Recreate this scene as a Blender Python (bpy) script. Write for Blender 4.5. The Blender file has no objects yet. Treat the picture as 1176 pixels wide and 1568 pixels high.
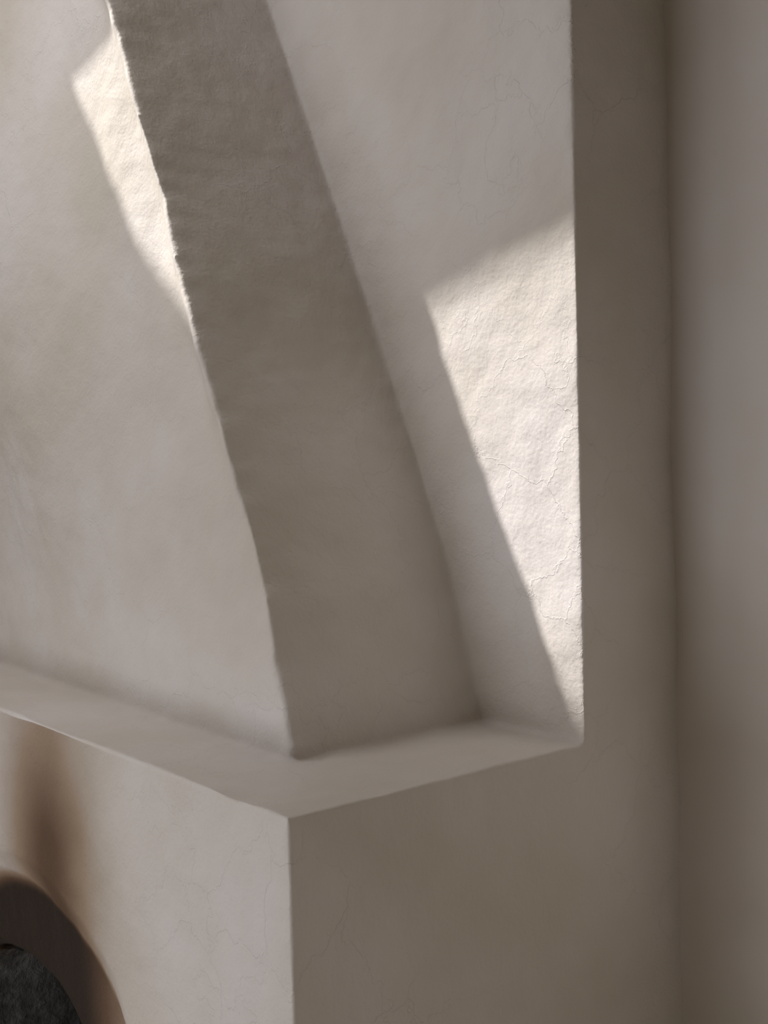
import bpy, bmesh, math
import numpy as np
from mathutils import Vector, Matrix, noise

scene=bpy.context.scene
scene.view_settings.view_transform='Standard'

def nm(mat): 
    mat.use_nodes=True; return mat.node_tree.nodes, mat.node_tree.links
def plaster(name,base,soot=False,simple=False):
    m=bpy.data.materials.new(name); N,L=nm(m)
    bs=N['Principled BSDF']; bs.inputs['Roughness'].default_value=.7; bs.inputs['Specular IOR Level'].default_value=.3
    tc=N.new('ShaderNodeTexCoord')
    def noi(scale,detail=2,dist=0,rough=.5):
        n=N.new('ShaderNodeTexNoise'); n.inputs['Scale'].default_value=scale; n.inputs['Detail'].default_value=detail
        n.inputs['Distortion'].default_value=dist; n.inputs['Roughness'].default_value=rough
        L.new(tc.outputs['Object'],n.inputs['Vector']); return n
    big=noi(2.4,3)
    cr=N.new('ShaderNodeValToRGB'); cr.color_ramp.elements[0].position=.32; cr.color_ramp.elements[1].position=.68
    d=[c*.92 for c in base]; l=[c*1.05 for c in base]
    cr.color_ramp.elements[0].color=(d[0],d[1]*.985,d[2]*.93,1); cr.color_ramp.elements[1].color=(l[0],l[1],l[2]*1.03,1)
    L.new(big.outputs['Fac'],cr.inputs['Fac'])
    col=cr.outputs['Color']
    def M(op,a,b=None,c=None):
        n=N.new('ShaderNodeMath'); n.operation=op
        for i,v in enumerate((a,b,c)):
            if v is None: continue
            if isinstance(v,(int,float)): n.inputs[i].default_value=v
            else: L.new(v,n.inputs[i])
        return n.outputs[0]
    def MR(v,a,b,t0,t1,smooth=True):
        n=N.new('ShaderNodeMapRange')
        if smooth: n.interpolation_type='SMOOTHSTEP'
        n.inputs['From Min'].default_value=a; n.inputs['From Max'].default_value=b
        n.inputs['To Min'].default_value=t0; n.inputs['To Max'].default_value=t1
        L.new(v,n.inputs['Value']); return n.outputs[0]
    if not simple:
        mid=noi(11,5,0,.57); fine=noi(120,1)
        vor=N.new('ShaderNodeTexVoronoi'); vor.feature='DISTANCE_TO_EDGE'; vor.inputs['Scale'].default_value=5.5
        mx=N.new('ShaderNodeVectorMath'); mx.operation='MULTIPLY_ADD'; mx.inputs[1].default_value=(.16,.16,.16)
        L.new(mid.outputs['Color'],mx.inputs[0]); L.new(tc.outputs['Object'],mx.inputs[2]); L.new(mx.outputs[0],vor.inputs['Vector'])
        line=MR(vor.outputs['Distance'],0,.016,1,0,False)
        gate=MR(big.outputs['Fac'],.40,.58,0,1)
        h=M('MULTIPLY',fine.outputs['Fac'],.0009)
        h=M('MULTIPLY_ADD',mid.outputs['Fac'],.0065,h)
        h=M('MULTIPLY_ADD',M('MULTIPLY',line,gate),.0006,h)
        bp=N.new('ShaderNodeBump'); bp.inputs['Strength'].default_value=1; bp.inputs['Distance'].default_value=1
        L.new(h,bp.inputs['Height']); L.new(bp.outputs[0],bs.inputs['Normal'])
    if soot:
        sx=N.new('ShaderNodeSeparateXYZ'); L.new(tc.outputs['Object'],sx.inputs[0])
        X,Y,Z=sx.outputs
        wob=big.outputs['Fac']
        dx=M('MULTIPLY_ADD',wob,.08,M('ADD',X,.91-.04))
        g=M('EXPONENT',M('MULTIPLY',M('POWER',M('ABSOLUTE',M('DIVIDE',dx,.21)),2.0),-1))
        plume=M('MULTIPLY',M('MULTIPLY',g,MR(Z,-.26,.03,1,.5)),M('MULTIPLY',M('LESS_THAN',Z,-.006),M('LESS_THAN',Y,.08)))
        ax=M('DIVIDE',M('ADD',X,1.02),.52); az=M('DIVIDE',M('MAXIMUM',M('ADD',Z,.63),0.0),.30)
        r=M('SQRT',M('ADD',M('MULTIPLY',ax,ax),M('MULTIPLY',az,az)))
        rr=M('MULTIPLY_ADD',wob,.06,r)
        rs=MR(rr,.78,1.0,1,0)
        side=MR(X,-.86,-.55,1,.35)
        ring=M('MULTIPLY',M('MULTIPLY',rs,side),M('LESS_THAN',Z,-.2))
        tot=M('MAXIMUM',M('MULTIPLY',plume,.75),ring)
        c2=N.new('ShaderNodeValToRGB'); e=c2.color_ramp.elements
        e[0].position=0; e[0].color=(1,1,1,1); e[1].position=1; e[1].color=(.035,.022,.015,1)
        k=e.new(.4); k.color=(.52,.41,.31,1); k=e.new(.72); k.color=(.2,.125,.08,1)
        L.new(tot,c2.inputs['Fac'])
        mm=N.new('ShaderNodeMix'); mm.data_type='RGBA'; mm.blend_type='MULTIPLY'; mm.inputs[0].default_value=1
        L.new(col,mm.inputs[6]); L.new(c2.outputs[0],mm.inputs[7]); col=mm.outputs[2]
    L.new(col,bs.inputs['Base Color'])
    return m

BASE=(.615,.57,.52)
m_fire=plaster('plaster_sooted',BASE,soot=True)
m_wall=plaster('plaster_wall',BASE,simple=True)
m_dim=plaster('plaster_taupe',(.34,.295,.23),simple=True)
m_floor=plaster('floor_plaster',(.36,.285,.2),simple=True)

def stone():
    m=bpy.data.materials.new('burnt_stone'); N,L=nm(m); bs=N['Principled BSDF']; bs.inputs['Roughness'].default_value=.85
    tc=N.new('ShaderNodeTexCoord'); n=N.new('ShaderNodeTexNoise'); n.inputs['Scale'].default_value=22; n.inputs['Detail'].default_value=6; n.inputs['Roughness'].default_value=.65
    L.new(tc.outputs['Object'],n.inputs['Vector'])
    cr=N.new('ShaderNodeValToRGB'); cr.color_ramp.elements[0].color=(.035,.033,.03,1); cr.color_ramp.elements[1].color=(.12,.115,.11,1)
    cr.color_ramp.elements[0].position=.35; cr.color_ramp.elements[1].position=.7
    L.new(n.outputs['Fac'],cr.inputs[0]); L.new(cr.outputs[0],bs.inputs['Base Color'])
    bp=N.new('ShaderNodeBump'); bp.inputs['Distance'].default_value=.02; bp.inputs['Strength'].default_value=.9
    L.new(n.outputs['Fac'],bp.inputs['Height']); L.new(bp.outputs[0],bs.inputs['Normal']); return m
m_stone=stone()

def mesh_obj(name,verts,faces,mat=None,parent=None):
    me=bpy.data.meshes.new(name); me.from_pydata([tuple(v) for v in verts],[],faces); me.update()
    bm=bmesh.new(); bm.from_mesh(me); bmesh.ops.recalc_face_normals(bm,faces=bm.faces); bm.to_mesh(me); bm.free()
    o=bpy.data.objects.new(name,me); scene.collection.objects.link(o)
    if mat: me.materials.append(mat)
    if parent: o.parent=parent
    return o
def box(name,a,b,mat=None,parent=None):
    x0,y0,z0=a;x1,y1,z1=b
    v=[(x0,y0,z0),(x1,y0,z0),(x1,y1,z0),(x0,y1,z0),(x0,y0,z1),(x1,y0,z1),(x1,y1,z1),(x0,y1,z1)]
    f=[(0,3,2,1),(4,5,6,7),(0,1,5,4),(1,2,6,5),(2,3,7,6),(3,0,4,7)]
    return mesh_obj(name,v,f,mat,parent)

ZF,ZC=-1.0,2.4
BY,WY,HY=.6557,.9286,.189
XL=-2.1
# ---------- fireplace ----------
def arch(a,b,xc,zc,bottom,n=32):
    pts=[(xc+a,bottom)]
    for i in range(n+1):
        t=math.pi*i/n; pts.append((xc+a*math.cos(t),zc+b*math.sin(t)))
    pts.append((xc-a,bottom)); return pts
def loft(name,rings,mat=None):
    n=len(rings[0][1]); V=[];F=[]
    for y,ps in rings: V+=[(x,y,z) for x,z in ps]
    for k in range(len(rings)-1):
        for i in range(n):
            j=(i+1)%n; F.append((k*n+i,k*n+j,(k+1)*n+j,(k+1)*n+i))
    F.append(tuple(range(n))[::-1]); F.append(tuple((len(rings)-1)*n+i for i in range(n)))
    return mesh_obj(name,V,F,mat)
body=box('body',(XL,0,ZF-.02),(0,WY+.1,0))
bt=-1.3
IC=-1.165; IA=.345; IZ=-.765
cut=loft('cut',[(-.05,arch(.545,.332,-1.03,-.63,bt)),(0,arch(.52,.312,-1.03,-.63,bt)),(.014,arch(.49,.28,-1.04,-.635,bt)),(.034,arch(.46,.245,-1.055,-.65,bt)),
  (.046,arch(IA+.018,.19,IC+.01,IZ+.01,bt)),(.066,arch(IA,.175,IC,IZ,bt)),(.6,arch(IA,.175,IC,IZ,bt))])
md=body.modifiers.new('b','BOOLEAN'); md.object=cut; md.operation='DIFFERENCE'; md.solver='EXACT'
dg=bpy.context.evaluated_depsgraph_get()
me=bpy.data.meshes.new_from_object(body.evaluated_get(dg)); body.modifiers.clear(); body.data=me
bpy.data.objects.remove(cut)
pier=box('pier',(XL,BY,-.1),(0,WY+.1,ZC+.02))
prof=[(-.1,-.262),(0,-.264),(.1,-.29),(.215,-.327),(.321,-.36),(.624,-.491),(.984,-.652),(1.297,-.799),(1.671,-.974),(2.1,-1.17),(2.6,-1.4)]
PZ=[p[0] for p in prof]; PX=[p[1] for p in prof]
def xr(z): return float(np.interp(z,PZ,PX))
SK=.03
def yfr(x,z): return HY+.02*z+SK*(xr(z)-x)
V=[];F=[];nz=70
for i in range(nz+1):
    z=-.08+(ZC+.1)*i/nz
    x=sum(xr(z+t) for t in (-.06,-.03,0,.03,.06))/5 if z>.06 else xr(z)
    V+=[(XL,yfr(XL,z),z),(x,yfr(x,z),z),(x,BY+.1,z),(XL,BY+.1,z)]
for i in range(nz):
    for k in range(4):
        a=i*4+k;b=i*4+(k+1)%4; F.append((a,b,b+4,a+4))
F.append((3,2,1,0)); F.append(tuple(nz*4+k for k in range(4)))
hood=mesh_obj('hood',V,F)
for o in scene.objects: o.select_set(False)
for o in (body,pier,hood): o.select_set(True)
bpy.context.view_layer.objects.active=body
bpy.ops.object.join()
body.name='plaster_fireplace'; fp=body
rm=fp.modifiers.new('r','REMESH'); rm.mode='VOXEL'; rm.voxel_size=.0065; rm.use_smooth_shade=True
sm=fp.modifiers.new('s','SMOOTH'); sm.factor=.5; sm.iterations=9
dg=bpy.context.evaluated_depsgraph_get()
me=bpy.data.meshes.new_from_object(fp.evaluated_get(dg)); fp.modifiers.clear(); fp.data=me
n=len(me.vertices); co=np.empty(n*3); me.vertices.foreach_get('co',co); co=co.reshape(-1,3)
nr=np.empty(n*3); me.vertices.foreach_get('normal',nr); nr=nr.reshape(-1,3)
out=co.copy()
XR=np.interp(co[:,2],PZ,PX); YF=HY+.02*co[:,2]+SK*(XR-co[:,0])
def ss(t): t=max(0,min(1,t)); return t*t*(3-2*t)
for i in range(n):
    p=Vector(co[i])
    d=.007*noise.noise(p*3.0)+.0038*noise.noise(p*9+Vector((5,1,2)))+.0015*noise.noise(p*26)
    out[i]+=nr[i]*d
    if p.z>.02 and abs(p.y-YF[i])<.06:
        dx=p.x-XR[i]
        fy=max(0,1-abs(p.y-YF[i])/.06)
        # belly added to shade the hood's left front: swells forward with height
        belly=.085*ss((p.z-.15)/.95)*ss((-dx-.2)/.75)
        out[i][1]-=belly*(1 if dx<-.1 else 0)
        # hand-formed lip along the front arris of the hood
        if -.3<dx<.03:
            up=ss((p.z-.4)/.35); tp=1-.7*ss((p.z-1.15)/.3)
            w1=.036+.010*noise.noise(Vector((4,4,p.z*6)))
            k=math.exp(-(dx/w1)**2)*fy
            k2=math.exp(-((dx+.088)/.05)**2)*fy  # added hollow beside the lip, shaped to brighten the sunlit edge
            amp=up*(.017+.009*noise.noise(Vector((0,3,p.z*5)))+.005*noise.noise(Vector((7,3,p.z*17))))+.004*noise.noise(Vector((1,8,p.z*8)))
            out[i][1]+=-k*amp+k2*up*tp*(.018+.010*noise.noise(Vector((9,3,p.z*4))))
            out[i][0]+=k*(.006*noise.noise(Vector((2,1,p.z*9)))+.004*noise.noise(Vector((2,1,p.z*26))))
me.vertices.foreach_set('co',out.ravel()); me.update()
me.materials.clear(); me.materials.append(m_fire)
me.polygons.foreach_set('use_smooth',[True]*len(me.polygons))

def lining():
    V=[];F=[];ys=np.linspace(.075,.58,22)
    ap=arch(IA-.006,.169,IC,IZ,-.999,40)
    rows=[]
    for y in ys: rows.append([(x,y,z) for x,z in ap])
    for s in np.linspace(.9,0.02,18): rows.append([(IC+(x-IC)*s,.58,-.85+(z+.85)*s) for x,z in ap])
    n=len(ap)
    for r in rows:
        for p in r:
            v=Vector(p); c=Vector((IC,.3,-.8)); d=(c-v).normalized()
            v=v+d*(.012+.02*noise.noise(v*7)+.008*noise.noise(v*25)); V.append(v)
    for k in range(len(rows)-1):
        for i in range(n-1): F.append((k*n+i,k*n+i+1,(k+1)*n+i+1,(k+1)*n+i))
    o=mesh_obj('firebox_stone_lining',V,F,m_stone,fp)
    for p in o.data.polygons: p.use_smooth=True
lining()

# ---------- room ----------
T=.15; FY=-2.3
box('floor',(-2.6,FY,ZF-T),(2.6,WY+T,ZF),m_floor)
box('wall_back',(-2.6,WY,ZF),(2.6,WY+T,ZC),m_wall)
box('wall_left',(-2.6-T,FY,ZF),(-2.6,WY+T,ZC),m_wall)
def holed(name,outer,inner,fn,mat):
    o4,pairs=outer; V=[];F=[]; ni=len(inner)
    for t in (0,1): V+=[fn(p,t) for p in o4]+[fn(p,t) for p in inner]
    S=4+ni
    for i in range(ni):
        j=(i+1)%ni; a,b=pairs[i],pairs[j]
        for off in (0,S):
            if a==b: F.append((off+a,off+4+i,off+4+j))
            else: F.append((off+a,off+b,off+4+j,off+4+i))
        F.append((4+i,4+j,S+4+j,S+4+i))
    for k in range(4):
        j=(k+1)%4; F.append((k,j,S+j,S+k))
    return mesh_obj(name,V,F,mat)
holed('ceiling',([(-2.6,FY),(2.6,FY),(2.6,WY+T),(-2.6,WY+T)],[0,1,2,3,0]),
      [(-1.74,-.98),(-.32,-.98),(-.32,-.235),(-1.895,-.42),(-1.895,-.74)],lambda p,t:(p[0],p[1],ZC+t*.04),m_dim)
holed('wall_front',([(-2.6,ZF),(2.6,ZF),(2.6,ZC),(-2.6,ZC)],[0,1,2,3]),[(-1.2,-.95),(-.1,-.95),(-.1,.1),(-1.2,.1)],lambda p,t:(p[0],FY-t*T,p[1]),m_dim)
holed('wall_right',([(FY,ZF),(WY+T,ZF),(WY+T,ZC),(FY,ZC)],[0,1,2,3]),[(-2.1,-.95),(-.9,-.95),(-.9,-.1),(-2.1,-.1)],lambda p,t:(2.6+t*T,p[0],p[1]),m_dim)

# ---------- light ----------
sun=bpy.data.lights.new('sun','SUN'); sun.energy=5.5; sun.angle=math.radians(1.3); sun.color=(1,.97,.955)
so=bpy.data.objects.new('sun',sun); scene.collection.objects.link(so)
so.rotation_euler=Vector((.49,.445,-.665)).to_track_quat('-Z','Y').to_euler(); so.location=(-3,-3,4)
def area(name,loc,dr,sx,sy,e,c):
    al=bpy.data.lights.new(name,'AREA'); al.shape='RECTANGLE'; al.size=sx; al.size_y=sy; al.energy=e; al.color=c
    ao=bpy.data.objects.new(name,al); scene.collection.objects.link(ao)
    ao.location=loc; ao.rotation_euler=Vector(dr).to_track_quat('-Z','Y').to_euler()
area('window_daylight',(-.65,FY+.03,-.42),(0,1,0),1.1,1.0,22,(.89,.92,1))
area('side_window_daylight',(2.57,-1.5,-.52),(-1,0,0),1.2,.8,9.5,(1,.96,.92))
area('skylight_daylight',(-1.08,-.76,ZC-.005),(0,0,-1),.85,.4,20,(.98,.965,1))
w=bpy.data.worlds.new('world'); scene.world=w; w.use_nodes=True
bg=w.node_tree.nodes['Background']; bg.inputs[0].default_value=(.8,.88,1,1); bg.inputs[1].default_value=.4

# ---------- camera ----------
cam=bpy.data.cameras.new('camera'); co_=bpy.data.objects.new('camera',cam); scene.collection.objects.link(co_); scene.camera=co_
cam.sensor_fit='HORIZONTAL'; cam.sensor_width=36; cam.lens=1766.1/1176*36
yaw,pt,ro=2.4641,-.0308,-.025
fw=Vector((math.cos(yaw)*math.cos(pt),math.sin(yaw)*math.cos(pt),math.sin(pt)))
r=Vector((math.sin(yaw),-math.cos(yaw),0)); u=r.cross(fw)
r2=r*math.cos(ro)+u*math.sin(ro); u2=-r*math.sin(ro)+u*math.cos(ro)
Mx=Matrix((r2,u2,-fw)).transposed().to_4x4(); Mx.translation=(1.4115,-.939,.5); co_.matrix_world=Mx
